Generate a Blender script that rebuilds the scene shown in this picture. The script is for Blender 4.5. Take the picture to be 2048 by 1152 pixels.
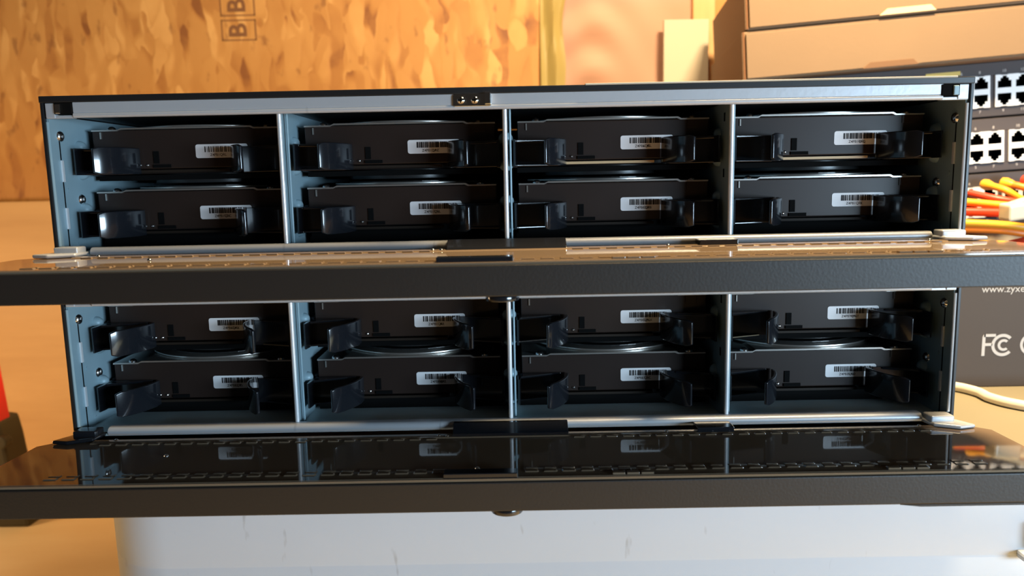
import bpy, bmesh, math, random
from mathutils import Vector, Matrix
random.seed(7)
S = 0.001                      # everything below is written in millimetres
scene = bpy.context.scene
for o in list(bpy.data.objects): bpy.data.objects.remove(o)
PI = math.pi

# ------------------------------------------------------------------ camera, world, lights, exposure
F_PX, CX, CY, CZ, PITCH, YAW, ROLL = 1549.5, 4.007, -356.66, 120.42, 0.14197, -0.00732, -0.02036
def camera():
    cp, sp, cy, sy, cr, sr = math.cos(PITCH), math.sin(PITCH), math.cos(YAW), math.sin(YAW), math.cos(ROLL), math.sin(ROLL)
    Fw = Vector((sy*cp, cy*cp, -sp)); R = Vector((cy, -sy, 0)); U = R.cross(Fw)
    R2 = R*cr + U*sr; U2 = -R*sr + U*cr
    cd = bpy.data.cameras.new('camera'); co = bpy.data.objects.new('camera', cd)
    scene.collection.objects.link(co)
    M = Matrix((R2, U2, -Fw)).transposed().to_4x4(); M.translation = Vector((CX, CY, CZ))*S
    co.matrix_world = M
    cd.sensor_width = 36; cd.lens = F_PX/2048*36; cd.clip_start = 0.01; cd.clip_end = 50
    cd.dof.use_dof = True; cd.dof.focus_distance = 0.375; cd.dof.aperture_fstop = 11
    scene.camera = co
camera()

w = bpy.data.worlds.new('world'); scene.world = w; w.use_nodes = True
w.node_tree.nodes['Background'].inputs[0].default_value = (0.42, 0.36, 0.31, 1)
w.node_tree.nodes['Background'].inputs[1].default_value = 0.05

def area(name, loc, target, sx, sy, power, col):
    l = bpy.data.lights.new(name, 'AREA'); l.shape = 'RECTANGLE'; l.size = sx*S; l.size_y = sy*S
    l.energy = power; l.color = col
    o = bpy.data.objects.new(name, l); scene.collection.objects.link(o)
    o.location = Vector(loc)*S
    o.rotation_euler = (Vector(target)-Vector(loc)).to_track_quat('-Z', 'Y').to_euler()
    return o
area('window_daylight', (1050, -980, 70), (-40, 0, 60), 620, 260, 23, (0.58, 0.80, 1.0))
area('workshop_lamp', (270, 22, 590), (180, 20, 60), 120, 120, 16, (1.0, 0.74, 0.42))
area('wall_lamp', (70, 260, 620), (40, 480, 200), 120, 120, 2.2, (1.0, 0.70, 0.40))  # unseen warm fill, added to brighten the back wall
area('side_lamp', (-760, 130, 10), (-440, 420, -120), 130, 130, 1.25, (1.0, 0.66, 0.36))

vs = scene.view_settings
vs.view_transform = 'Standard'; vs.look = 'None'; vs.exposure = 0.0; vs.gamma = 1; vs.use_curve_mapping = False

# ------------------------------------------------------------------ materials
def mat(name, col, rough=0.5, metal=0.0, coat=0.0, spec=None, bump=None, vary=None):
    m = bpy.data.materials.new(name); m.use_nodes = True
    nt = m.node_tree; b = nt.nodes['Principled BSDF']
    b.inputs['Base Color'].default_value = (*col, 1); b.inputs['Roughness'].default_value = rough
    b.inputs['Metallic'].default_value = metal
    if coat: b.inputs['Coat Weight'].default_value = coat; b.inputs['Coat Roughness'].default_value = 0.04
    if spec is not None: b.inputs['Specular IOR Level'].default_value = spec
    tc = nt.nodes.new('ShaderNodeTexCoord')
    if vary:
        sc, amt = vary
        n = nt.nodes.new('ShaderNodeTexNoise'); n.inputs['Scale'].default_value = sc; n.inputs['Detail'].default_value = 5
        nt.links.new(tc.outputs['Object'], n.inputs['Vector'])
        mx = nt.nodes.new('ShaderNodeMix'); mx.data_type = 'RGBA'
        mx.inputs[6].default_value = (*[c*(1-amt) for c in col], 1); mx.inputs[7].default_value = (*[min(1, c*(1+amt)) for c in col], 1)
        nt.links.new(n.outputs['Fac'], mx.inputs[0]); nt.links.new(mx.outputs[2], b.inputs['Base Color'])
    if bump:
        sc, st = bump
        n2 = nt.nodes.new('ShaderNodeTexNoise'); n2.inputs['Scale'].default_value = sc; n2.inputs['Detail'].default_value = 4
        nt.links.new(tc.outputs['Object'], n2.inputs['Vector'])
        bp = nt.nodes.new('ShaderNodeBump'); bp.inputs['Strength'].default_value = st; bp.inputs['Distance'].default_value = 0.001
        nt.links.new(n2.outputs['Fac'], bp.inputs['Height']); nt.links.new(bp.outputs[0], b.inputs['Normal'])
    return m
M = {}
M['galv'] = mat('galvanised_steel', (0.25, 0.36, 0.41), 0.45, 0.1, spec=.35, vary=(60, .06))
M['floor_zinc'] = mat('zinc_floor', (0.58, 0.70, 0.72), 0.5, vary=(40, .05))  # the bay's galvanised steel, brightened in colour where little daylight reaches
M['rail'] = mat('rail_steel', (0.50, 0.52, 0.55), 0.38, 0.3, vary=(25, .04), bump=(400, .05))
M['edge'] = mat('bright_steel_edge', (0.80, 0.82, 0.84), 0.3, 0.4)
M['chrome'] = mat('chrome', (0.85, 0.83, 0.8), 0.12, 1.0)
M['nickel'] = mat('nickel_screw', (0.75, 0.75, 0.75), 0.2, 1.0)
M['black_paint'] = mat('black_painted_steel', (0.012, 0.012, 0.013), 0.38)
M['black_plastic'] = mat('glossy_black_plastic', (0.010, 0.011, 0.014), 0.16, coat=.4)
M['sled'] = mat('sled_black_plastic', (0.012, 0.012, 0.014), 0.3)
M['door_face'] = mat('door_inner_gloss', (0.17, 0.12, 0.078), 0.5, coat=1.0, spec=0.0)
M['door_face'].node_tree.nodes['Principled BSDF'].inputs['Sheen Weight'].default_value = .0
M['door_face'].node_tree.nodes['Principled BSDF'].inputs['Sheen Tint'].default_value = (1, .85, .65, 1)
M['door_rim'] = mat('door_satin_plastic', (0.012, 0.011, 0.011), 0.47, bump=(900, .08))
M['drive'] = mat('drive_casting', (0.024, 0.015, 0.012), 0.36, 0.0, spec=.3, vary=(40, .1))
M['cover'] = mat('drive_cover_steel', (0.55, 0.52, 0.48), 0.28, 0.85)
M['cover_black'] = mat('drive_cover_label_black', (0.02, 0.02, 0.02), 0.3)
M['pcb'] = mat('board_edge_tan', (0.55, 0.38, 0.20), 0.5)  # lit copy of the board edge, light put into the colour
M['label'] = mat('label_white_paper', (0.82, 0.80, 0.80), 0.45)
M['ink'] = mat('label_ink', (0.03, 0.025, 0.025), 0.6)
M['dark'] = mat('dark_recess', (0.004, 0.004, 0.004), 0.8, spec=.05)
M['pcb_dim'] = mat('board_edge_shaded_brown', (0.018, 0.012, 0.008), 0.6, spec=.2)  # same board edge, darkened in colour for the shaded drives
M['backplane'] = mat('backplane_green', (0.02, 0.03, 0.015), 0.5)
M['tote'] = mat('pale_grey_plastic', (0.52, 0.575, 0.65), 0.45, vary=(9, .05), bump=(60, .06))
def scuffs(m, base):
    nt = m.node_tree; L = nt.links; b = nt.nodes['Principled BSDF']; src = b.inputs['Base Color'].links[0].from_socket
    tc = nt.nodes.new('ShaderNodeTexCoord'); mp = nt.nodes.new('ShaderNodeMapping'); mp.inputs['Scale'].default_value = (170, 20, 50)
    mp.inputs['Rotation'].default_value = (0, .15, 0)
    n = nt.nodes.new('ShaderNodeTexNoise'); n.inputs['Scale'].default_value = 1; n.inputs['Detail'].default_value = 2
    r = nt.nodes.new('ShaderNodeMapRange'); r.inputs[1].default_value = .70; r.inputs[2].default_value = .78; r.inputs[4].default_value = .45
    mx = nt.nodes.new('ShaderNodeMix'); mx.data_type = 'RGBA'; mx.inputs[7].default_value = (*base, 1)
    L.new(tc.outputs['Object'], mp.inputs[0]); L.new(mp.outputs[0], n.inputs['Vector']); L.new(n.outputs['Fac'], r.inputs[0])
    L.new(r.outputs[0], mx.inputs[0]); L.new(src, mx.inputs[6]); L.new(mx.outputs[2], b.inputs['Base Color'])
scuffs(M['tote'], (.25, .25, .26)); scuffs(M['rail'], (.2, .2, .22))
M['card'] = mat('brown_cardboard', (0.205, 0.128, 0.068), 0.8, vary=(14, .08), bump=(300, .1))
M['card_dark'] = mat('cardboard_dark_cut', (0.16, 0.08, 0.035), 0.8)
M['lid'] = mat('cream_lid_plastic', (0.23, 0.20, 0.135), 0.45, vary=(9, .05))  # the tote's own plastic with warm lamplight put into its colour
M['card_in'] = mat('cardboard_light', (0.70, 0.50, 0.28), 0.8)
M['switch'] = mat('switch_grey_steel', (0.065, 0.055, 0.056), 0.6, spec=.25)
M['port'] = mat('port_white_plastic', (0.88, 0.87, 0.85), 0.4)
M['print'] = mat('light_grey_print', (0.50, 0.47, 0.44), 0.6)
M['sticker'] = mat('yellow_sticker', (0.62, 0.45, 0.10), 0.6)
M['fcbox'] = mat('dark_printed_card', (0.060, 0.042, 0.028), 0.6, spec=.35)
M['cream'] = mat('cream_card', (0.52, 0.46, 0.36), 0.7)
M['orange'] = mat('orange_jacket', (0.85, 0.22, 0.02), 0.4)
M['yellow'] = mat('yellow_jacket', (0.88, 0.42, 0.03), 0.4)
M['red'] = mat('red_jacket', (0.62, 0.05, 0.02), 0.4)
M['clear'] = mat('milky_plug_plastic', (0.80, 0.70, 0.52), 0.2, coat=.4)
M['white_cable'] = mat('white_jacket', (0.72, 0.66, 0.55), 0.45)
M['tool_red'] = mat('red_tool_plastic', (0.62, 0.02, 0.015), 0.35)
M['tool_dark'] = mat('olive_black_rubber', (0.045, 0.035, 0.012), 0.6)
M['tool_yellow'] = mat('yellow_tool_cap', (0.80, 0.40, 0.02), 0.4)
M['stamp'] = mat('brown_stamp_ink', (0.17, 0.065, 0.018), 0.8)

def wood_mat(name, c0, c1, scale, stretch, rough=.6):
    m = bpy.data.materials.new(name); m.use_nodes = True; nt = m.node_tree; b = nt.nodes['Principled BSDF']
    b.inputs['Roughness'].default_value = rough
    tc = nt.nodes.new('ShaderNodeTexCoord'); mp = nt.nodes.new('ShaderNodeMapping'); mp.inputs['Scale'].default_value = stretch
    n = nt.nodes.new('ShaderNodeTexNoise'); n.inputs['Scale'].default_value = scale; n.inputs['Detail'].default_value = 6
    r = nt.nodes.new('ShaderNodeValToRGB'); r.color_ramp.elements[0].position = .32; r.color_ramp.elements[1].position = .68
    r.color_ramp.elements[0].color = (*c0, 1); r.color_ramp.elements[1].color = (*c1, 1)
    nt.links.new(tc.outputs['Object'], mp.inputs[0]); nt.links.new(mp.outputs[0], n.inputs['Vector'])
    nt.links.new(n.outputs['Fac'], r.inputs[0]); nt.links.new(r.outputs[0], b.inputs['Base Color'])
    return m
M['ply'] = wood_mat('plywood_sheet', (0.50, 0.29, 0.12), (0.64, 0.40, 0.18), 3.0, (1.2, 1, 9))
M['bench'] = wood_mat('bench_wood', (0.80, 0.57, 0.27), (0.90, 0.71, 0.40), 5, (1, 3, 1))
M['stud'] = wood_mat('stud_wood', (0.60, 0.33, 0.14), (0.74, 0.46, 0.22), 5, (8, 1, 1))

def osb_mat():
    m = bpy.data.materials.new('oriented_strand_board'); m.use_nodes = True; nt = m.node_tree; L = nt.links
    b = nt.nodes['Principled BSDF']; b.inputs['Roughness'].default_value = .6
    tc = nt.nodes.new('ShaderNodeTexCoord')
    wn = nt.nodes.new('ShaderNodeTexNoise'); wn.inputs['Scale'].default_value = 14; wn.inputs['Detail'].default_value = 3
    L.new(tc.outputs['Object'], wn.inputs['Vector'])
    mixv = nt.nodes.new('ShaderNodeMix'); mixv.data_type = 'RGBA'; mixv.inputs[0].default_value = .03
    L.new(tc.outputs['Object'], mixv.inputs[6]); L.new(wn.outputs['Color'], mixv.inputs[7])
    cols = []
    for ang, off, sc in ((0.25, 0, (80, 1, 24)), (-0.5, 3.7, (70, 1, 30)), (0.75, 8.1, (85, 1, 26))):
        mp = nt.nodes.new('ShaderNodeMapping'); mp.inputs['Rotation'].default_value = (0, ang, 0)
        mp.inputs['Location'].default_value = (off, 0, off); mp.inputs['Scale'].default_value = sc
        L.new(mixv.outputs[2], mp.inputs[0])
        v = nt.nodes.new('ShaderNodeTexVoronoi'); v.inputs['Scale'].default_value = 1.0; v.voronoi_dimensions = '3D'; v.feature = 'SMOOTH_F1'; v.inputs['Smoothness'].default_value = .5
        L.new(mp.outputs[0], v.inputs['Vector'])
        sep = nt.nodes.new('ShaderNodeSeparateColor'); L.new(v.outputs['Color'], sep.inputs[0]); cols.append((sep, v))
    r = nt.nodes.new('ShaderNodeValToRGB'); cr = r.color_ramp
    cr.elements[0].position = 0; cr.elements[0].color = (0.22, 0.075, 0.016, 1)
    cr.elements[1].position = 1; cr.elements[1].color = (0.60, 0.31, 0.09, 1)
    for p, c in ((.10, (0.36, 0.145, 0.030)), (.3, (0.43, 0.19, 0.043)), (.7, (0.48, 0.225, 0.055))):
        e = cr.elements.new(p); e.color = (*c, 1)
    pick = nt.nodes.new('ShaderNodeMix'); gt = nt.nodes.new('ShaderNodeMath'); gt.operation = 'GREATER_THAN'; gt.inputs[1].default_value = .5
    L.new(cols[0][0].outputs[1], gt.inputs[0]); L.new(gt.outputs[0], pick.inputs[0])
    L.new(cols[0][0].outputs[0], pick.inputs[2]); L.new(cols[1][0].outputs[0], pick.inputs[3])
    pick2 = nt.nodes.new('ShaderNodeMix'); gt2 = nt.nodes.new('ShaderNodeMath'); gt2.operation = 'GREATER_THAN'; gt2.inputs[1].default_value = .6
    L.new(cols[2][0].outputs[1], gt2.inputs[0]); L.new(gt2.outputs[0], pick2.inputs[0])
    L.new(pick.outputs[0], pick2.inputs[2]); L.new(cols[2][0].outputs[0], pick2.inputs[3])
    # streaky grain inside the strands
    n3 = nt.nodes.new('ShaderNodeTexNoise'); n3.inputs['Scale'].default_value = 30; n3.inputs['Detail'].default_value = 6
    L.new(tc.outputs['Object'], n3.inputs['Vector'])
    add = nt.nodes.new('ShaderNodeMath'); add.operation = 'MULTIPLY_ADD'; add.inputs[1].default_value = .5
    sub = nt.nodes.new('ShaderNodeMath'); sub.operation = 'SUBTRACT'; sub.inputs[1].default_value = .25
    L.new(n3.outputs['Fac'], add.inputs[0]); L.new(pick2.outputs[0], add.inputs[2]); L.new(add.outputs[0], sub.inputs[0])
    L.new(sub.outputs[0], r.inputs[0])
    n4 = nt.nodes.new('ShaderNodeTexNoise'); n4.inputs['Scale'].default_value = 42; n4.inputs['Detail'].default_value = 3
    mp4 = nt.nodes.new('ShaderNodeMapping'); mp4.inputs['Rotation'].default_value = (0, -.4, 0); mp4.inputs['Scale'].default_value = (1.6, 1, .8)
    L.new(tc.outputs['Object'], mp4.inputs[0]); L.new(mp4.outputs[0], n4.inputs['Vector'])
    sp = nt.nodes.new('ShaderNodeMapRange'); sp.inputs[1].default_value = .30; sp.inputs[2].default_value = .38; sp.inputs[3].default_value = .45; sp.inputs[4].default_value = 1.0
    L.new(n4.outputs['Fac'], sp.inputs[0])
    mul = nt.nodes.new('ShaderNodeMix'); mul.data_type = 'RGBA'; mul.inputs[6].default_value = (0.16, 0.05, 0.012, 1)
    L.new(sp.outputs[0], mul.inputs[0]); L.new(r.outputs[0], mul.inputs[7]); L.new(mul.outputs[2], b.inputs['Base Color'])
    bp = nt.nodes.new('ShaderNodeBump'); bp.inputs['Strength'].default_value = .4; bp.inputs['Distance'].default_value = .001
    L.new(pick2.outputs[0], bp.inputs['Height']); L.new(bp.outputs[0], b.inputs['Normal'])
    return m
M['osb'] = osb_mat()

def kraft_mat():
    m = mat('pink_kraft_paper', (0.44, 0.245, 0.17), .6, bump=(9, .5)); nt = m.node_tree
    return m
M['kraft'] = kraft_mat()
M['foilstrip'] = mat('olive_paper_flange', (0.34, 0.25, 0.075), .55, bump=(20, .4), vary=(12, .15))

# ------------------------------------------------------------------ mesh helpers
class MB:
    def __init__(self): self.v = []; self.f = []; self.m = []
    def add(self, vs, fs, mi=0):
        n = len(self.v); self.v += [tuple(p) for p in vs]; self.f += [tuple(i+n for i in f) for f in fs]; self.m += [mi]*len(fs); return self
    def box(self, x0, x1, y0, y1, z0, z1, mi=0):
        return self.add([(x0,y0,z0),(x1,y0,z0),(x1,y1,z0),(x0,y1,z0),(x0,y0,z1),(x1,y0,z1),(x1,y1,z1),(x0,y1,z1)],
                 [(0,3,2,1),(4,5,6,7),(0,1,5,4),(1,2,6,5),(2,3,7,6),(3,0,4,7)], mi)
    def prism(self, pts, axis, a, b, mi=0):
        # pts: 2-D outline (counter-clockwise), extruded along axis from a to b. axis x:(y,z)  y:(x,z)  z:(x,y)
        def P(p, t): return (t, p[0], p[1]) if axis == 'x' else ((p[0], t, p[1]) if axis == 'y' else (p[0], p[1], t))
        n = len(pts); vs = [P(p, a) for p in pts]+[P(p, b) for p in pts]
        fs = [tuple(range(n)), tuple(reversed(range(n, 2*n)))]+[(i, i+n, (i+1) % n+n, (i+1) % n) for i in range(n)]
        return self.add(vs, fs, mi)
    def tube(self, pts, r, n=10, mi=0, closed_caps=True):
        pts = [Vector(p) for p in pts]; rings = []
        rr = r if isinstance(r, (list, tuple)) else [r]*len(pts)
        up = None
        for i, p in enumerate(pts):
            d = (pts[min(i+1, len(pts)-1)]-pts[max(i-1, 0)]).normalized()
            if up is None: up = d.orthogonal().normalized()
            up = (up-d*up.dot(d)).normalized(); s = d.cross(up)
            rings.append([p+(up*math.cos(2*PI*k/n)+s*math.sin(2*PI*k/n))*rr[i] for k in range(n)])
        vs = [q for ring in rings for q in ring]; fs = []
        for i in range(len(pts)-1):
            for k in range(n):
                a = i*n+k; b = i*n+(k+1) % n; fs.append((a, b, b+n, a+n))
        if closed_caps: fs.append(tuple(reversed(range(n)))); fs.append(tuple(range((len(pts)-1)*n, len(pts)*n)))
        return self.add(vs, fs, mi)
    def cyl(self, c, r, axis, a, b, n=20, mi=0):
        pts = [(c[0]+r*math.cos(2*PI*k/n), c[1]+r*math.sin(2*PI*k/n)) for k in range(n)]
        return self.prism(pts, axis, a, b, mi)
    def dome(self, c, r, h, axis='y', sgn=-1, n=14, mi=0):
        vs = []; fs = []; R = 4
        for j in range(R):
            t = j/R*PI/2
            for k in range(n):
                u = r*math.cos(t)*math.cos(2*PI*k/n); v = r*math.cos(t)*math.sin(2*PI*k/n); q = sgn*h*math.sin(t)
                vs.append({'y': (c[0]+u, c[1]+q, c[2]+v), 'z': (c[0]+u, c[1]+v, c[2]+q), 'x': (c[0]+q, c[1]+u, c[2]+v)}[axis])
        vs.append({'y': (c[0], c[1]+sgn*h, c[2]), 'z': (c[0], c[1], c[2]+sgn*h), 'x': (c[0]+sgn*h, c[1], c[2])}[axis])
        for j in range(R-1):
            for k in range(n): fs.append((j*n+k, j*n+(k+1) % n, (j+1)*n+(k+1) % n, (j+1)*n+k))
        for k in range(n): fs.append(((R-1)*n+k, (R-1)*n+(k+1) % n, R*n))
        fs.append(tuple(range(n)))
        return self.add(vs, fs, mi)
    def mesh(self, name, mats, bevel=0, smooth=False, seg=2):
        me = bpy.data.meshes.new(name)
        me.from_pydata([tuple(c*S for c in p) for p in self.v], [], self.f)
        bm = bmesh.new(); bm.from_mesh(me)
        for i, f in enumerate(bm.faces): f.material_index = self.m[i]
        bmesh.ops.recalc_face_normals(bm, faces=bm.faces)
        if bevel:
            es = [e for e in bm.edges if len(e.link_faces) == 2 and e.calc_face_angle(0) > .6]
            bmesh.ops.bevel(bm, geom=es, offset=bevel*S, segments=seg, affect='EDGES', profile=.6, clamp_overlap=True)
        if smooth:
            for f in bm.faces: f.smooth = True
            for e in bm.edges:
                if len(e.link_faces) == 2 and e.calc_face_angle(0) > .7: e.smooth = False
        bm.to_mesh(me); bm.free()
        for m in (mats if isinstance(mats, (list, tuple)) else [mats]): me.materials.append(M[m])
        return me

def link(name, me, parent=None, loc=None):
    o = bpy.data.objects.new(name, me); scene.collection.objects.link(o)
    if parent: o.parent = parent
    if loc is not None: o.location = Vector(loc)*S
    return o
def part(name, mb, mats, parent, **k):
    return link(name, mb.mesh(name, mats, **k), parent)
def tag(o, label=None, cat=None, group=None, kind=None):
    if label: o['label'] = label
    if cat: o['category'] = cat
    if group: o['group'] = group
    if kind: o['kind'] = kind
    return o
def empty(name, loc, rot=(0, 0, 0)):
    o = bpy.data.objects.new(name, None); scene.collection.objects.link(o); o.empty_display_size = .01
    o.location = Vector(loc)*S; o.rotation_euler = rot; return o
def copy_tree(o, parent=None):
    c = o.copy(); scene.collection.objects.link(c); c.parent = parent
    for ch in list(o.children): copy_tree(ch, c)
    return c
_txt = {}
def text_mesh(s, size, depth=.02, bold=0.0):
    cu = bpy.data.curves.new('t', 'FONT'); cu.body = s; cu.size = size*S; cu.extrude = depth*S; cu.offset = bold*S
    cu.resolution_u = 3
    to = bpy.data.objects.new('t', cu); scene.collection.objects.link(to)
    dg = bpy.context.evaluated_depsgraph_get(); dg.update()
    me = bpy.data.meshes.new_from_object(to.evaluated_get(dg))
    bpy.data.objects.remove(to); bpy.data.curves.remove(cu)
    me.materials.clear()
    return me
def text(s, size, loc, m, parent, name='lettering', rot=(PI/2, 0, 0), bold=0.0, depth=.02):
    me = text_mesh(s, size, depth, bold); me.name = name; me.materials.append(M[m])
    o = link(name, me, parent, loc); o.rotation_euler = rot; return o

# ------------------------------------------------------------------ the setting
wall = empty('wall_back', (0, 520, -200)); tag(wall, 'workshop back wall of strand board and papered insulation', kind='structure')
b = MB(); b.box(-1500, 36, 0, 12, 0, 900); part('strand_board_sheet', b, 'osb', wall)
# papered insulation between studs, wrinkled
mb = MB(); nx, nz = 60, 90; vs = []; fs = []
for j in range(nz+1):
    for i in range(nx+1):
        x = 58+i*(202-58)/nx; z = 100+j*(800-100)/nz
        y = 6-3*math.sin(PI*i/nx)+2.2*math.sin(z*.13+1.8*math.sin(x*.05))*math.exp(-((x-84)/30)**2)+.8*math.sin(z*.07+x*.035)*math.sin(x*.09+z*.02)
        vs.append((x, y, z))
for j in range(nz):
    for i in range(nx): a = j*(nx+1)+i; fs.append((a, a+1, a+nx+2, a+nx+1))
mb.add(vs, fs); o = part('insulation_paper', mb, 'kraft', wall, smooth=True)
mb = MB(); vs = []; fs = []
for j in range(61):
    for i in range(9):
        x = 34+i*28/8+(2.5*math.sin(j*.35)+1.8*math.sin(j*.9) if i > 4 else 0); z = 100+j*700/60
        y = -3+3.2*math.sin(i*1.05+.5*math.sin(j*.4))
        vs.append((x, y, z))
for j in range(60):
    for i in range(8): a = j*9+i; fs.append((a, a+1, a+10, a+9))
mb.add(vs, fs); part('folded_paper_flange', mb, 'foilstrip', wall, smooth=True)
b = MB(); b.box(36, 1500, 12, 24, 0, 900); part('backing_board', b, 'kraft', wall)
b = MB(); b.box(200, 224, -2, 12, 0, 900); part('wall_stud', b, 'stud', wall, bevel=1)
b = MB(); b.box(166, 214, -16, -10, 300, 483.5); part('cream_board_offcut', b, 'cream', wall, bevel=.6)
b = MB(); b.box(224, 1500, 2, 12, 0, 900); part('strand_board_sheet', b, 'osb', wall)
# rubber-stamped grade mark, letters turned on their side
for zc in (286, 312):
    g = MB()
    x0, x1, z0, z1 = -314, -276, zc-11.5, zc+10.5
    for a in ((x0, x1, z0, z0+1.2), (x0, x1, z1-1.2, z1), (x0, x0+1.2, z0, z1), (x1-1.4, x1, z0, z1)):
        g.box(a[0], a[1], -.3, .1, a[2]+200, a[3]+200)
    part('stamp_frame', g, 'stamp', wall)
    text('B', 27, (-285, -.3, zc-8.5+200), 'stamp', wall, 'stamp_letter', rot=(PI/2, -PI/2, 0), bold=.6).rotation_euler = Matrix.Rotation(PI/2, 3, 'X').to_euler()
for ch in wall.children:
    if ch.name.startswith('stamp_letter'):
        ch.rotation_euler = (Matrix.Rotation(-PI/2, 3, 'Y') @ Matrix.Rotation(PI/2, 3, 'X')).to_euler()
        ch.location.x = -287*S

bench = empty('floor', (0, 0, -230)); tag(bench, 'wooden workbench top under everything', kind='structure')
b = MB(); b.box(-1500, 1500, -700, 532, 0, 30); part('bench_top', b, 'bench', bench)

pl = part('plywood_panel', MB().box(-1200, -5, 0, 12, 0, 304.5), 'ply', None, bevel=.8)
pl.location = Vector((0, 505, -200))*S
tag(pl, 'smooth pale plywood sheet leaning against the strand board wall at left', 'board')

# ------------------------------------------------------------------ pale grey tote that carries the servers
def rrect(x0, x1, y0, y1, r, n=8):
    pts = []
    for cx, cy, a0 in ((x1-r, y0+r, -PI/2), (x1-r, y1-r, 0), (x0+r, y1-r, PI/2), (x0+r, y0+r, PI)):
        for k in range(n+1):
            a = a0+k/n*PI/2; pts.append((cx+r*math.cos(a), cy+r*math.sin(a)))
    return pts
tote = empty('storage_tote', (75, 190, -200))
tag(tote, 'large pale grey plastic tote with rounded corners under the stacked server units', 'tote')
b = MB()
def tp(z, g): return [(x-75, y-190, z) for x, y in rrect(-212.5-g, 700+g, 2-g, 420+g, 40)]
prof = [(0, -5), (60, -1), (131.2, -.1), (131.8, -.25), (132.6, -.25), (133.2, -.1), (150, 0), (166, 0), (172, -1), (176, -5), (178, -12)]
rings = [tp(z, g) for z, g in prof]; n = len(rings[0]); vs = [p for r_ in rings for p in r_]; fs = []
for j in range(len(rings)-1):
    for k in range(n): fs.append((j*n+k, j*n+(k+1) % n, (j+1)*n+(k+1) % n, (j+1)*n+k))
fs.append(tuple(range(n))); fs.append(tuple(range((len(rings)-1)*n, len(rings)*n)))
b.add(vs, fs); part('tote_body', b, 'tote', tote, smooth=True)
b = MB(); b.box(246-75, 330-75, -6-190, 3-190, 131, 135); b.box(252-75, 258-75, -4-190, 3-190, 136, 150); part('carry_handle', b, 'tote', tote, bevel=1.5)

b = MB(); b.prism([(x-75, y-190) for x, y in rrect(-208, 696, 6, 416, 36)], 'z', 177.4, 178.4); part('tote_lid', b, 'lid', tote)
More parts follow.
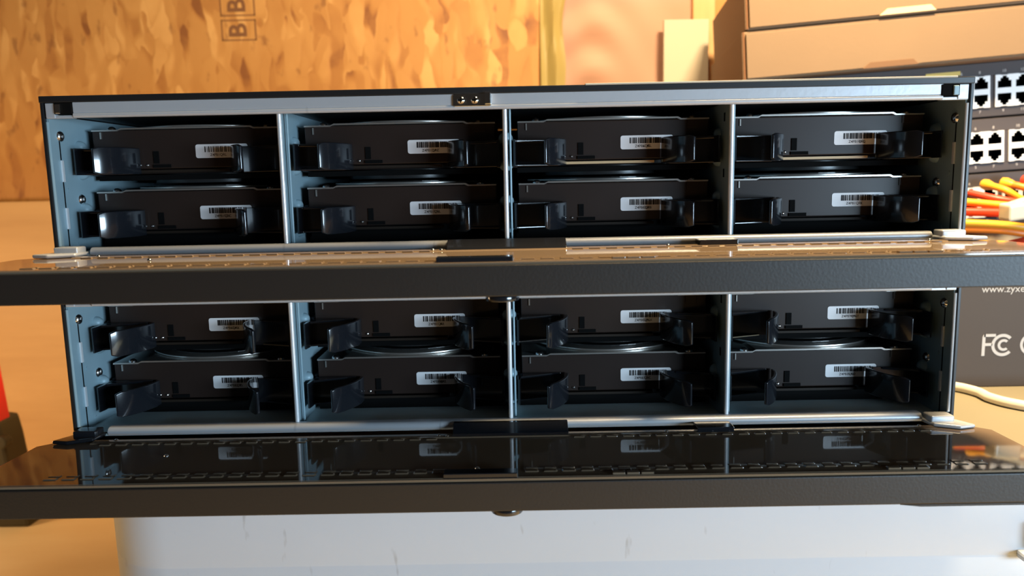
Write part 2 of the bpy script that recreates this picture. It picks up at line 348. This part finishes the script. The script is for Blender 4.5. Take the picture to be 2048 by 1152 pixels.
# ------------------------------------------------------------------ drive sled prototype (origin: column centre, drive face plane, top of drive)
COLS = [-156.0, -52.0, 52.0, 156.0]
FY = 28.0
def make_sled():
    t = empty('drive_sled', (0, 0, 0))
    W = 46.5
    b = MB(); b.box(-W, W, 0, 146, -20.0, -1.2); b.box(-W+1, W-1, 8.5, 144, -22.4, -20.0)
    body = part('drive_body', b, 'drive', t, bevel=.5)
    # small features of the casting
    b = MB(); b.box(-17.2, -14.6, -.5, .5, -17.5, -11.6); part('jumper_slot', b, 'dark', body)
    b = MB(); b.box(-17.5, -9, -.7, .5, -19.6, -18); part('casting_step', b, 'dark', body)
    b = MB(); b.dome((-24, 0, -18.2), .7, .7); part('guide_pin', b, 'nickel', body)
    c = MB(); c.dome((-20.4, 0, -18.2), .8, .8); part('guide_pin', c, 'nickel', body)
    b = MB(); b.box(-42.6, -42.0, -.6, 0, -5.2, -2.0); part('cover_tab', b, 'cover', body)
    b = MB(); b.box(36, 41.5, -.4, 0, -5.4, -1.6); part('cover_tab', b, 'drive', body, bevel=.1)
    # top cover with stepped edge
    prof = [(-46.5,-1.6),(-34,-1.6),(-32.5,-.9),(31,-.9),(32.5,-1.6),(46.5,-1.6),(46.5,-.9),(33,-.9),(31.5,-.1),(-32,-.1),(-33.7,-.9),(-46.5,-.9)]
    b = MB(); b.prism(prof, 'y', -.8, 130); part('top_cover', b, 'cover', t)
    tc = t.children[-1]
    b = MB(); b.cyl((0, 43), 41.5, 'z', -.1, 1.0, 56); part('raised_ring', b, 'cover', tc, bevel=.3, smooth=True)
    b = MB(); b.cyl((0, 43), 34, 'z', 1.0, 1.5, 48); part('dark_disc', b, 'cover_black', tc)
    for sx in (-37.5, 38.5):
        b = MB(); b.dome((sx, 1.6, -.9), 2.0, 1.7, 'z', 1, 12); part('cover_screw', b, 'nickel', tc, smooth=True)
    # barcode label
    lab = part('barcode_label', MB().prism(rrect_2(3.6, 29.2, -15.3, -8.7, 1.1), 'y', -.12, 0), 'label', t)
    # circuit board edge
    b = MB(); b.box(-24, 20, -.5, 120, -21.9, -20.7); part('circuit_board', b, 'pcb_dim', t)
    # sled rails and floor
    for s in (-1, 1):
        b = MB(); b.box(min(s*47.0, s*49.2), max(s*47.0, s*49.2), 2, 150, -23, -9.5); part('side_rail', b, 'sled', t, bevel=.4)
    b = MB(); b.box(-47, 47, 4, 150, -25.5, -23.0); part('sled_floor', b, 'dark', t)
    b = MB(); b.cyl((0, 42), 33, 'z', -27.2, -21.0, 48); part('underside_hub', b, 'cover_black', t, bevel=.4, smooth=True)
    # latch handles
    for s in (-1, 1):
        def X(a): return s*(52-a) if s > 0 else -52+a
        def P(pts): return [(X(a), y) for a, y in pts] if s < 0 else [(X(a), y) for a, y in reversed(pts)]
        h = MB()
        zt, zb = -10.0, -22.6
        # side post, back web, bend and forward paddle as one ribbon (plan outline)
        post = [(3.2, -14), (4.2, -14.6), (4.8, -10), (4.8, 2), (3.2, 2)]
        web = [(4.4, -2.2), (25, -1.6), (25, -.2), (4.4, -.8)]
        h.prism(P(post), 'z', zb, zt); h.prism(P(web), 'z', zb, zt)
        arm = part('latch_arm', h, 'black_plastic', t, bevel=.2)
        # bottom and top plates of the handle pocket
        r_ = MB(); r_.prism(P([(4.8, -8), (21, -2.3), (4.8, -2.3)]), 'z', zb, zb+1.0)
        r_.prism(P([(4.8, -8), (21, -2.3), (4.8, -2.3)]), 'z', zt-1.2, zt)
        part('pocket_rib', r_, 'black_plastic', arm, bevel=.3)
        # paddle: a curved blade that sweeps forward and out from the bend
        path = [(17.6, -24.4), (19.6, -22.6), (22.2, -19.6), (24.6, -15.6), (26.6, -11.0), (27.9, -6.2), (28.2, -1.4)]
        vs = []; fs = []; nq = len(path)
        for i, (a, y) in enumerate(path):
            q0 = path[max(i-1, 0)]; q1 = path[min(i+1, nq-1)]; dx, dy = q1[0]-q0[0], q1[1]-q0[1]; L_ = math.hypot(dx, dy)
            nx_, ny_ = dy/L_, -dx/L_; hw = .75; e_ = .9 if i == 0 else 0
            for sg, z in ((-1, zb+e_), (1, zb+e_), (1, zt-e_), (-1, zt-e_)): vs.append((X(a+nx_*hw*sg), y+ny_*hw*sg, z))
        for i in range(nq-1):
            for k in range(4): fs.append((i*4+k, i*4+(k+1) % 4, (i+1)*4+(k+1) % 4, (i+1)*4+k))
        fs.append((0, 1, 2, 3)); fs.append(tuple(range(4*nq-4, 4*nq)))
        pm = MB(); pm.add(vs, fs)
        part('latch_paddle', pm, 'black_plastic', arm, bevel=.5, smooth=True, seg=3)
    return t
def rrect_2(x0, x1, z0, z1, r): return rrect(x0, x1, z0, z1, r, 4)

proto = make_sled()
SERIAL = [['Z4PB1QRL', 'Z4PB1DAZ', 'Z4PB6L4S', 'Z4PB19KQ'], ['Z4PB1TDC', 'Z4PB1TNL', 'Z4PBGGFB', 'Z4PB1C1X'],
          ['Z4PB6ZAX', 'Z4PB1CKE', 'Z4PBGZNX', 'Z4PBYBWY'], ['Z4PBLS1D', 'Z4PBRMF2', 'Z4PBLTDC', 'Z4PBZUSD']]
def barcode_mesh(seed):
    r = random.Random(seed); b = MB(); x = 8.0
    while x < 26.4:
        wdt = r.choice((.22, .22, .4, .6)); b.box(x, x+wdt, -.18, -.11, -12.5, -9.7); x += wdt+r.choice((.24, .24, .42, .62))
    return b.mesh('barcode_bars', 'ink')
PITCH_Z = 86.4; ROWZ = [148.1, 118.2, 61.7, 31.8]
rown = ['top row of the upper server unit', 'bottom row of the upper server unit', 'top row of the lower server unit', 'bottom row of the lower server unit']
coln = ['leftmost', 'second from left', 'third from left', 'rightmost']
first = True
for r in range(4):
    for c in range(4):
        s = proto if first else copy_tree(proto); first = False
        s.location = Vector((COLS[c], FY, ROWZ[r]))*S
        if r % 2: part('tray_lip', MB().box(-48, 48, 5, 8, -28.6, -19.5), 'dark', s)  # dark strip standing in for the shade under the bottom-row drives
        if r == 0 and c > 1:                    # board edge coloured as lit on these two; the rest keep the shaded copy
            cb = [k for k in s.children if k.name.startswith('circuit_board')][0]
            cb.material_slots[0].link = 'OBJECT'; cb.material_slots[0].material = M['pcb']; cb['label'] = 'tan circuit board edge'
        tag(s, 'black hard drive sled, %s in the %s' % (coln[c], rown[r]), 'hard drive', 'hard drive sleds filling the bays of the two server units')
        lab = [k for k in s.children if k.name.startswith('barcode_label')][0]
        link('barcode_bars', barcode_mesh(r*4+c), lab)
        text(SERIAL[r][c], 1.75, (10.6, -.13, -14.4), 'ink', lab, 'serial_text', bold=.02)

# ------------------------------------------------------------------ server units
def make_unit(zoff, label, upper):
    HW = 210.0
    t = empty('server_unit', (0, 0, zoff-14)); tag(t, label, 'server', 'stacked rack server units')
    z0 = -12.0+14; zt = 74.4+14       # outer bottom and top (local)
    L = 14                            # local offset: z below given as world-lower value + L
    # outer black shell
    for s, nm in ((-1, 'side_panel'), (1, 'side_panel')):
        b = MB(); x0, x1 = (-HW, -HW+1.6) if s < 0 else (HW-1.6, HW)
        b.box(x0, x1, 0, 285, z0, zt); part(nm, b, 'black_paint', t, bevel=.4)
        b = MB(); x0, x1 = (-HW+1.6, -HW+2.6) if s < 0 else (HW-2.6, HW-1.6)
        b.box(x0, x1, 1.5, 280, 2+L, 66+L)
        li = part('side_liner', b, 'galv' if s < 0 else 'galv', t)
        # rolled front edge
        e = MB(); xe = s*(HW-2.2); e.tube([(xe, 1.0, 6+L), (xe, 1.0, 63+L)], .7, 8); part('rolled_edge', e, 'edge' if s > 0 else 'galv', li, smooth=True)
        # pressed seam with tabs, screws, dimples and sled stops
        xs = s*(HW-2.6)
        def bx(mb, d, y0_, y1_, za, zb_):
            mb.box(min(xs, xs-s*d), max(xs, xs-s*d), y0_, y1_, za+L, zb_+L)
        for (za, zb_) in ((36, 46), (14, 24)):
            q = MB(); bx(q, .9, 7.2, 8.8, za, zb_); part('seam_tab', q, 'edge', li, bevel=.2)
        q = MB(); bx(q, .12, 7.6, 8.4, 3, 56); part('pressed_seam', q, 'dark', li)
        for zz, yy in ((57.0, 9), (27.5, 22)):
            q = MB(); q.dome((xs, yy, zz+L), 2.6, 1.6, 'x', -s, 14); part('panel_screw', q, 'nickel', li, smooth=True)
        for zz, yy in ((32, 12), (6, 16)):
            q = MB(); q.cyl((yy, zz+L), 1.1, 'x', xs-s*.3, xs, 12); part('dimple', q, 'galv', li)
        for zz in (52.5, 40.0, 22.5):
            q = MB(); q.dome((xs-s*.0, 24, zz+L), 3.2, 3.6, 'x', -s, 16); part('sled_stop', q, 'galv', li, smooth=True)
    b = MB(); b.box(-HW, HW, -.6, 285, 71.4+L, zt+.0); part('top_panel', b, 'black_paint', t, bevel=.4)
    b = MB(); b.box(-HW, HW, 2, 285, z0, z0+1.6); part('bottom_panel', b, 'black_paint', t)
    b = MB(); b.box(-HW+2.6, HW-2.6, .5, 280, 1.5+L, 2.6+L); part('bay_floor', b, 'floor_zinc', t)
    b = MB(); b.box(-HW+2.6, HW-2.6, 3, 280, 66.5+L, 67.5+L); part('bay_ceiling', b, 'black_paint', t)
    b = MB(); b.box(-HW+2.6, HW-2.6, 185, 187, 2+L, 66+L)
    bp = part('backplane', b, 'backplane', t)
    for c in COLS:
        for z in (22, 52):
            q = MB(); q.box(c-22, c+22, 180, 185, z-3+L, z+3+L); part('drive_connector', q, 'dark', bp, bevel=.5)
            q = MB(); q.cyl((c+30, z-8+L), 2.4, 'y', 181, 185); part('capacitor', q, 'nickel', bp)
    # top front rail, flat face above a rolled lip, stopping short of the corner catches
    b = MB(); b.prism([(-.3, 67.0+L), (-.3, 71.4+L), (3.2, 71.4+L), (3.2, 65.6+L), (1.2, 65.6+L)], 'x', -195, 196)
    tr = part('top_rail', b, 'rail', t, bevel=.15)
    b = MB(); b.tube([(-195, .55, 65.7+L), (196, .55, 65.7+L)], 1.25, 12); part('rolled_lip', b, 'rail', tr, smooth=True)
    b = MB(); b.box(36, 202, -.9, 2, zt-.3, zt+.5); part('top_seam', b, 'cream', t, bevel=.2)
    for s in (-1, 1):
        b = MB(); x0, x1 = sorted((s*207.5, s*(203.4 if s < 0 else 202.8)))
        b.box(x0, x1, -.2, 3, 64.6+L, 71.2+L); x2, x3 = sorted((s*207.5, s*195.2)); b.box(x2, x3, .2, 3, 64.4+L, 65.8+L)
        cc = part('corner_plate', b, 'rail', t, bevel=.3)
        b = MB(); x0, x1 = sorted((s*203.3, s*195.2)); b.box(x0, x1, -.8, 9, 66.2+L, 71.2+L)
        part('catch_block', b, 'dark', cc, bevel=.4)
        b = MB(); x0, x1 = sorted((s*202.6, s*200.2)); b.box(x0, x1, -1.6, .8, 66.4+L, 70.6+L); part('catch_spring', b, 'galv' if s > 0 else 'chrome', cc, bevel=.4)
    # chrome strike plate with two screws in the middle of the rail
    b = MB(); b.prism(rrect(-23.4, -6, 65.8+L, 71.4+L, 1.2, 4), 'y', -1.3, -.3)
    sp = part('strike_plate', b, 'chrome', t, bevel=.3)
    b = MB(); b.box(-9.2, -6.2, -3.0, -1.0, 66.4+L, 71.8+L); part('strike_lip', b, 'chrome', sp, bevel=.5)
    for x in (-19.8, -13.6):
        q = MB(); q.cyl((x, 68.6+L), 2.3, 'y', -1.9, -1.2, 20); q.dome((x, -1.9, 68.6+L), 1.7, .9)
        q.box(x-1.3, x+1.3, -2.95, -2.4, 68.35+L, 68.85+L, 1); q.box(x-.25, x+.25, -2.95, -2.4, 67.3+L, 69.9+L, 1)
        part('rail_screw', q, ['chrome', 'dark'], sp, smooth=True)
    # dividers with their own stops and holes
    for k, x in enumerate((-103.6, -.4, 103.2)):
        b = MB(); b.box(x-.5, x+.5, 4, 250, 2.6+L, 66.4+L); dv = part('bay_divider', b, 'galv', t)
        b = MB(); b.tube([(x, 4.6, 4+L), (x, 4.6, 66+L)], 1.15, 10); part('divider_edge', b, 'edge', dv, smooth=True)
        b = MB(); b.tube([(x+2.3, 9, 4+L), (x+2.3, 9, 66+L)], .5, 8); part('divider_fold', b, 'galv', dv, smooth=True)
        for s in (1, -1):
            for zz in (52.5, 40.0, 22.5, 10):
                q = MB(); q.dome((x+s*.5, 24, zz+L), 3.0, 3.0, 'x', s, 14); part('sled_stop', q, 'galv', dv, smooth=True)
            for zz in (34, 60):
                q = MB(); q.box(min(x+s*.5, x+s*.62), max(x+s*.5, x+s*.62), 14, 16, zz-2+L, zz+2+L); part('slot_hole', q, 'dark', dv)
    # rolled bottom rail
    b = MB(); prof = [(-.2, 1.6+L)]
    for k in range(9):
        a = PI*1.5-PI*k/8; prof.append((1.2+2.3*math.cos(a), 3.6+L+2.1*math.sin(a)))
    prof.append((5, 5.6+L)); prof.append((5, 1.6+L))
    b.prism(prof[1:], 'x', -193, 194.5); br = part('bottom_rail', b, 'rail', t, smooth=True)
    # ---------------- the drop-down door
    tilt = .0141 if not upper else .006
    d = empty('drop_door', (0, -4.2, (1.9 if upper else 1.4)+L)); d.parent = t; d.rotation_euler = (-tilt, 0, 0)
    DW, DL = 220.0, 59.0
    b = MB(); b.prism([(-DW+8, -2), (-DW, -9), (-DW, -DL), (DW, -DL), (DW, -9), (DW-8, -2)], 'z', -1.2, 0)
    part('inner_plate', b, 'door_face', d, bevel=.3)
    b = MB(); b.prism([(-DW-.6, -9), (-DW-.6, -DL-1), (DW+.6, -DL-1), (DW+.6, -9), (DW-7, -1), (-DW+7, -1)], 'z', -13.3, -1.25)
    part('door_rim', b, 'door_rim', d, bevel=.5)
    # low step along the hinge side and a raised tray edge
    b = MB(); b.prism([(-7.5, 0), (-2.5, 0), (-2.5, .5), (-7.2, .35)], 'x', -196, 196); part('hinge_strip', b, 'door_face', d)
    b = MB(); b.box(-205, 205, -DL+1.0, -DL+1.9, 0, .15); part('raised_bead', b, 'door_face', d)
    # louvres in two rows
    lv = MB(); lv.prism([(-2.6, 0), (2.6, 0), (2.2, .5), (-2.2, .5)], 'y', -.8, .8)
    me_a = lv.mesh('louvre', 'door_face', bevel=.15)
    lv = MB(); lv.prism([(-2.9, 0), (2.9, 0), (2.3, .4), (-2.3, .4)], 'y', -1.0, 1.0)
    lv.prism([(-2.7, 0), (2.7, 0), (2.2, .35), (-2.2, .35)], 'y', 2.4, 3.9)
    me_b = lv.mesh('louvre', 'door_face', bevel=.15)
    for k in range(51):
        x = -188+7.55*k
        if abs(x+1) > 29: link('louvre', me_a, d, (x, -9.2, 0))
        if not (-27 < x < 3): link('louvre', me_b, d, (x, -DL+7.5, 0))
    # latch strip and small cover clips
    b = MB(); b.prism([(-6.5, 0), (4.0, 0), (4.0, 4.4), (1.5, 4.4), (-5.5, 1.2)], 'x', -27.6, 26.4)
    part('hinge_cover', b, 'black_plastic', d, bevel=.3)
    b = MB(); b.box(86, 103, -6.5, 3.2, 0, 2.6); part('hinge_clip', b, 'black_plastic', d, bevel=.3)
    b = MB(); b.box(-27, 2.5, -DL+.6, -DL+6.2, 0, 2.0); part('latch_strip', b, 'black_plastic', d, bevel=.35)
    for x in (40.5, 46.2, 51.9, 150, 155.7, 161.4):
        q = MB(); q.box(x, x+5, -DL+1.8, -DL+4.4, 0, .9); part('foot_pad', q, 'door_face', d, bevel=.2)
    for x, y in ((-34, -4.5), (-30, -5.5), (72, -4.5), (-186, -3), (190, -3), (-14, -48), (-152, -26)):
        q = MB(); q.dome((x, y, .2), 1.0, .9, 'z', 1, 10); part('door_screw', q, 'nickel', d, smooth=True)
    # hinge arms at both ends
    for s in (-1, 1):
        b = MB()
        pts = [(s*194.5, 6), (s*207.5, 6), (s*209.5, 1), (s*214, -7), (s*206, -9), (s*196, -4)]
        if s > 0: pts = pts[::-1]
        b.prism(pts, 'z', .2, 2.0); x0, x1 = sorted((s*196, s*207)); b.box(x0, x1, -2, 5.8, .2, 4.6)
        part('hinge_arm', b, 'rail' if (s > 0 or upper) else 'black_plastic', d, bevel=.9, seg=3, smooth=True)
    # round lock knob under the outer edge
    b = MB(); b.cyl((-2, -DL+5.6), 6.6, 'z', -15.6, -13.4, 24); part('lock_knob', b, 'black_plastic', d, bevel=.4, smooth=True)
    if not upper:
        b = MB(); b.prism([(154, -13.4), (162, -14.3), (219, -14.3), (219, -13.4)], 'y', -DL-.9, -DL+30); part('end_lip', b, 'door_rim', d)
    return t
lower = make_unit(0, 'lower black server unit with drop door open, resting on the grey tote', False)
upper = make_unit(PITCH_Z, 'upper black server unit with drop door open, stacked on the lower unit', True)
for x in (-180, 180):
    for y in (30, 260):
        q = MB(); q.cyl((x, y), 9, 'z', -10+2, 2, 20); part('rubber_foot', q, 'sled', lower)

# ------------------------------------------------------------------ things stacked at the right
def port_mesh(up):
    s = 1 if up else -1
    W, H = 7.0, 6.6                      # half cell
    hole = [(-5.3, -4.4), (5.3, -4.4), (5.3, 1.2), (3.2, 1.2), (3.2, 3.4), (1.6, 3.4), (1.6, 4.9), (-1.6, 4.9), (-1.6, 3.4), (-3.2, 3.4), (-3.2, 1.2), (-5.3, 1.2)]
    out = [(-W, -H), (W, -H), (W, 2.5), (W, 6.0), (3, 6.0), (2.6, 5.6), (2.2, 5.6), (-2.2, 5.6), (-2.6, 5.6), (-3, 6.0), (-W, 6.0), (-W, 2.5)]
    b = MB(); n = len(hole)
    V = [(x, -1.2, z*s) for x, z in out]+[(x, -1.2, z*s) for x, z in hole]+[(x, 7, z*s) for x, z in hole]+[(x, .2, z*s) for x, z in out]
    fs = []
    for i in range(n):
        j = (i+1) % n
        fs.append((i, j, n+j, n+i)); fs.append((n+i, n+j, 2*n+j, 2*n+i)); fs.append((i, j, 3*n+j, 3*n+i))
    b.add(V, fs, 0); b.add([V[2*n+i] for i in range(n)], [tuple(range(n))], 1)
    b.m = [0 if k % 3 != 1 else 1 for k in range(3*n)]+[1]
    return b.mesh('network_port', ['port', 'dark'])
pu, pd = port_mesh(True), port_mesh(False)
TILT = -.056
def make_switch(x, y, z, off, label, nums, cables=False):
    t = empty('network_switch', (x, y, z), (0, TILT, -.07)); tag(t, label, 'network switch', 'stacked network switches')
    b = MB(); b.box(0, 440, 8, 200, 1.0, 43.6); b.box(0, 440, 0, 8, 33.2, 43.6); b.box(0, 440, 0, 8, 1.0, 7.8)
    xs_ = [0]+[v for g in range(3) for v in (off+g*60, off+g*60+56)]+[440]
    for k in range(0, 8, 2): b.box(xs_[k], xs_[k+1], 0, 8, 7.8, 33.2)
    part('switch_case', b, 'switch', t, bevel=.5)
    b = MB(); b.box(-.2, 440.2, .6, 200, -.0, 1.0); part('base_seam', b, 'dark', t)
    for g in range(3):
        for c in range(4):
            xx = off+g*60+c*14+7
            link('network_port', pu, t, (xx, -.1, 27.3)); link('network_port', pd, t, (xx, -.1, 14.1))
            k = g*8+c*2
            if xx > 150 and k in nums:
                text(str(k+2), 3.2, (xx-1.4, -.05, 35.2), 'print', t, 'port_number'); text(str(k+1), 3.2, (xx-1.0, -.05, 4.0), 'print', t, 'port_number')
    return t
SX = 190
SW1 = make_switch(SX, 300, 149.2, 143.5, 'topmost grey network switch with white ports, under the cardboard boxes', (4, 6, 8, 10))
SW2 = make_switch(SX+1.5, 300, 105.0, 155.5, 'middle grey network switch with white ports and nothing plugged in', (4, 6, 8, 10))
SW3 = make_switch(SX+3, 300, 60.8, 152, 'bottom grey network switch with orange and red cables plugged in', (4, 6, 8))
b = MB(); b.box(150, 177, -.3, 0, 35.4, 38.6); part('yellow_sticker', b, 'sticker', SW1)
def rot_pt(x, y, z, dx, dy, dz):
    m = Matrix.Translation(Vector((x, y, z))) @ Matrix.Rotation(-.07, 4, 'Z') @ Matrix.Rotation(TILT, 4, 'Y'); return m @ Vector((dx, dy, dz))
def carton(x, y, z, wd, dp, h, label, tabx, tint, til, rz):
    t = empty('cardboard_box', (x, y, z), (0, til, rz)); tag(t, label, 'box', 'flat cardboard cartons stacked on the switches')
    b = MB(); b.box(0, wd, 0, dp, 0, h); part('carton_body', b, tint, t, bevel=1.2)
    b = MB(); b.box(-.5, .9, -1.1, 16, .8, h-.4); part('side_fold', b, 'stamp', t, bevel=.3)
    b = MB(); b.box(-1.2, 0, -.6, dp-2, .5, h*.98); part('side_flap', b, tint, t, bevel=.4)
    b = MB(); b.box(2, wd, -2.4, 0, 1.6, h-2.2); part('front_flap', b, tint, t, bevel=.4)
    b = MB(); b.prism([(tabx-20, 1.0), (tabx+22, 1.0), (tabx+18, 5.6), (tabx-14, 5.6)], 'y', -3.0, -2.3); part('tuck_tab', b, 'card_in' if tabx > 115 else 'card_dark', t, bevel=.2)
    return t
c1 = rot_pt(SX, 300, 149.2, 4, -12, 44.0)
carton(c1.x, c1.y, c1.z, 440, 190, 38.6, 'lower flat brown cardboard carton directly on the network switches', 110, 'card', TILT, -.12)
carton(c1.x+1, c1.y, c1.z+39.6, 440, 190, 44, 'upper flat brown cardboard carton on top of the other carton', 120, 'card', TILT, -.12)

# cream carton carrying the switches, leaning a little
t = empty('cream_carton', (SX+6, 305, -21.5), (0, 0, -.07)); tag(t, 'cream carton under the bottom network switch, behind the cables', 'box')
b = MB(); b.prism([(0, 0), (440, 0), (440, 106), (0, 81.5)], 'y', 0, 110); part('carton_body', b, 'cream', t, bevel=.8)
b = MB(); b.box(40, 400, -.8, 0, 20, 60); part('front_panel', b, 'cream', t)

# dark product carton with printed marks
t = empty('product_carton', (232, 137, -21.8), (0, 0, 0)); tag(t, 'dark printed product carton with certification marks at the far right', 'box')
b = MB(); b.box(0, 300, 0, 130, 0, 82); part('carton_body', b, 'fcbox', t, bevel=1)
pz = 21.8; px = -232
text('www.zyxel.com', 6.6, (302+px, -.06, 41.0+pz), 'print', t, 'web_address')
def arc_band(cx, cz, r0, r1, a0, a1, n=20, mb=None):
    mb = mb or MB(); vs = []; fs = []
    for k in range(n+1):
        a = a0+(a1-a0)*k/n
        vs += [(cx+r0*math.cos(a), -.15, cz+r0*math.sin(a)), (cx+r1*math.cos(a), -.15, cz+r1*math.sin(a))]
    fs = [(2*k, 2*k+1, 2*k+3, 2*k+2) for k in range(n)]
    mb.add(vs, fs); return mb
fx, fz = 304.4+px, -.7+pz
g = MB(); g.box(fx, fx+2.0, -.15, -.02, fz, fz+12.6); g.box(fx+1, fx+8.6, -.15, -.02, fz+12.6, fz+14.4); g.box(fx+2, fx+6.6, -.15, -.02, fz+6.6, fz+8.4)
g.prism([(fx, fz+12.5), (fx+2, fz+12.5), (fx+2, fz+14.4), (fx+1, fz+14.4)], 'y', -.15, -.02)
arc_band(fx+13.4, fz+7.0, 5.4, 7.4, .75, 2*PI-.75, mb=g); arc_band(fx+14.0, fz+7.0, 2.2, 3.9, .8, 2*PI-.8, mb=g)
part('approval_mark', g, 'print', t)
g = MB(); arc_band(fx+32, fz+7.2, 5.6, 7.4, PI/2, PI*1.5, mb=g); arc_band(fx+46, fz+7.2, 5.6, 7.4, PI/2, PI*1.5, mb=g); g.box(fx+40, fx+44, -.15, -.02, fz+6.4, fz+8)
part('conformity_mark', g, 'print', t)

# cables
def cable(pts, r, m, label, boot=None):
    P = [Vector(p) for p in pts]; out = []
    for i in range(len(P)-1):
        p0, p1, p2, p3 = P[max(i-1, 0)], P[i], P[i+1], P[min(i+2, len(P)-1)]
        for k in range(8):
            u = k/8; out.append(.5*((2*p1)+(-p0+p2)*u+(2*p0-5*p1+4*p2-p3)*u*u+(-p0+3*p1-3*p2+p3)*u**3))
    out.append(P[-1]); base = out[0].copy()
    t = empty('patch_cable', base); tag(t, label, 'cable', 'coloured patch cables on the network switches')
    b = MB(); b.tube([q-base for q in out], r, 12); part('jacket', b, m, t, smooth=True)
    if boot:
        q0, q1 = out[0]-base, out[2]-base; d = (q1-q0).normalized()
        b = MB(); b.tube([q0, q0+d*3, q0+d*9], [r*1.45, r*1.6, r*1.05], 12); part('strain_boot', b, boot, t, smooth=True)
    return t
cable([(377, 268, 107.5), (383, 250, 103), (396, 246, 95), (420, 248, 93), (470, 262, 92)], 2.7, 'yellow', 'yellow-orange patch cable curling under the leftmost visible boot', 'yellow')
cable([(391, 267, 108.5), (402, 252, 104), (424, 250, 99), (470, 258, 100)], 2.8, 'orange', 'orange patch cable leaving the second boot to the right', 'yellow')
cable([(407, 266, 110), (418, 250, 107), (450, 250, 102)], 2.9, 'red', 'red patch cable from the boot nearest the right edge', 'red')
cable([(362, 262, 101), (376, 245, 96), (398, 238, 92), (430, 245, 88)], 2.9, 'red', 'red patch cable passing above the clear plug')
cable([(330, 255, 97), (368, 242, 92.5), (388, 234, 90), (420, 230, 84), (470, 240, 82)], 3.0, 'yellow', 'yellow patch cable looping behind the clear plug')
cable([(320, 256, 88), (366, 240, 86.5), (392, 235, 85.5), (430, 245, 84)], 3.4, 'red', 'thick red cable below the yellow one')
cable([(320, 250, 80), (366, 232, 78), (396, 228, 74.5), (440, 236, 73.5), (480, 244, 74)], 2.8, 'yellow', 'long yellow cable sagging lowest across the gap')
cable([(320, 252, 74.5), (366, 234, 73.5), (396, 230, 69.5), (440, 238, 68.5), (480, 246, 69)], 2.8, 'orange', 'long orange cable running just under the sagging yellow one')
cable([(392, 226, 75), (400, 224, 78), (412, 224, 88), (430, 230, 96)], 2.6, 'yellow', 'yellow cable rising steeply toward the right edge')
cable([(378, 232, 62), (392, 226, 66), (410, 226, 66), (440, 240, 60)], 3.4, 'red', 'short red-brown cable end beneath the orange cable')
# clear plug
t = empty('cable_plug', (361, 214, 81.5), (.1, -.12, .12)); tag(t, 'clear plastic network plug lying in front of the coloured cables', 'plug')
b = MB(); b.box(0, 22, -6, 6, 0, 12.5); part('plug_body', b, 'clear', t, bevel=2.2, seg=3)
b = MB(); b.prism([(4, 12.5), (26, 12.5), (40, 19), (40, 21), (22, 15.5)], 'y', -3.5, 3.5); part('locking_tab', b, 'clear', t, bevel=.8)
b = MB(); b.tube([(22, 0, 6.5), (30, 0, 8), (48, 1, 12)], [5.6, 4.4, 3.4], 12); part('plug_sleeve', b, 'clear', t, smooth=True)

def white_cable(pts, r, label):
    t = cable(pts, r, 'white_cable', label); t['group'] = 'white cables lying on the grey tote'; t.name = 'power_cable'
    return t
white_cable([(270, 133, -18.6), (284, 129, -18.6), (291, 116, -18.6), (291, 103, -18.6), (297, 90, -18.6), (312, 78, -18.6), (350, 66, -18.6), (420, 60, -18.6)], 3.0, 'off-white cable lying on the tote in front of the dark carton')

# ------------------------------------------------------------------ hand tool at the left edge
t = empty('hand_tool', (-486, 345, -200)); tag(t, 'red and yellow hand tool on a dark base at the left edge', 'tool')
b = MB(); b.prism([(-60, 106), (2, 96), (1, 112), (-2, 150), (-4, 172), (-60, 172)], 'y', -18, 14); part('tool_body', b, 'tool_red', t, bevel=2)
b = MB(); b.prism([(-60, 173), (-3, 173), (-3, 184), (-9, 191), (-60, 194)], 'y', -14, 10); part('tool_cap', b, 'tool_yellow', t, bevel=3, seg=3)
b = MB(); b.prism([(-60, 0), (21, 0), (20, 10), (8, 60), (5, 88), (2, 104), (-60, 112)], 'y', -6, 26); part('tool_base', b, 'tool_dark', t, bevel=3)
b = MB(); b.cyl((8, 86), 6, 'y', -14, -4, 16); part('tool_knob', b, 'tool_dark', t, bevel=1.5)
b = MB(); b.box(-6, 1.5, -19, -8, 150, 164); part('trigger', b, 'tool_dark', t, bevel=1.5)
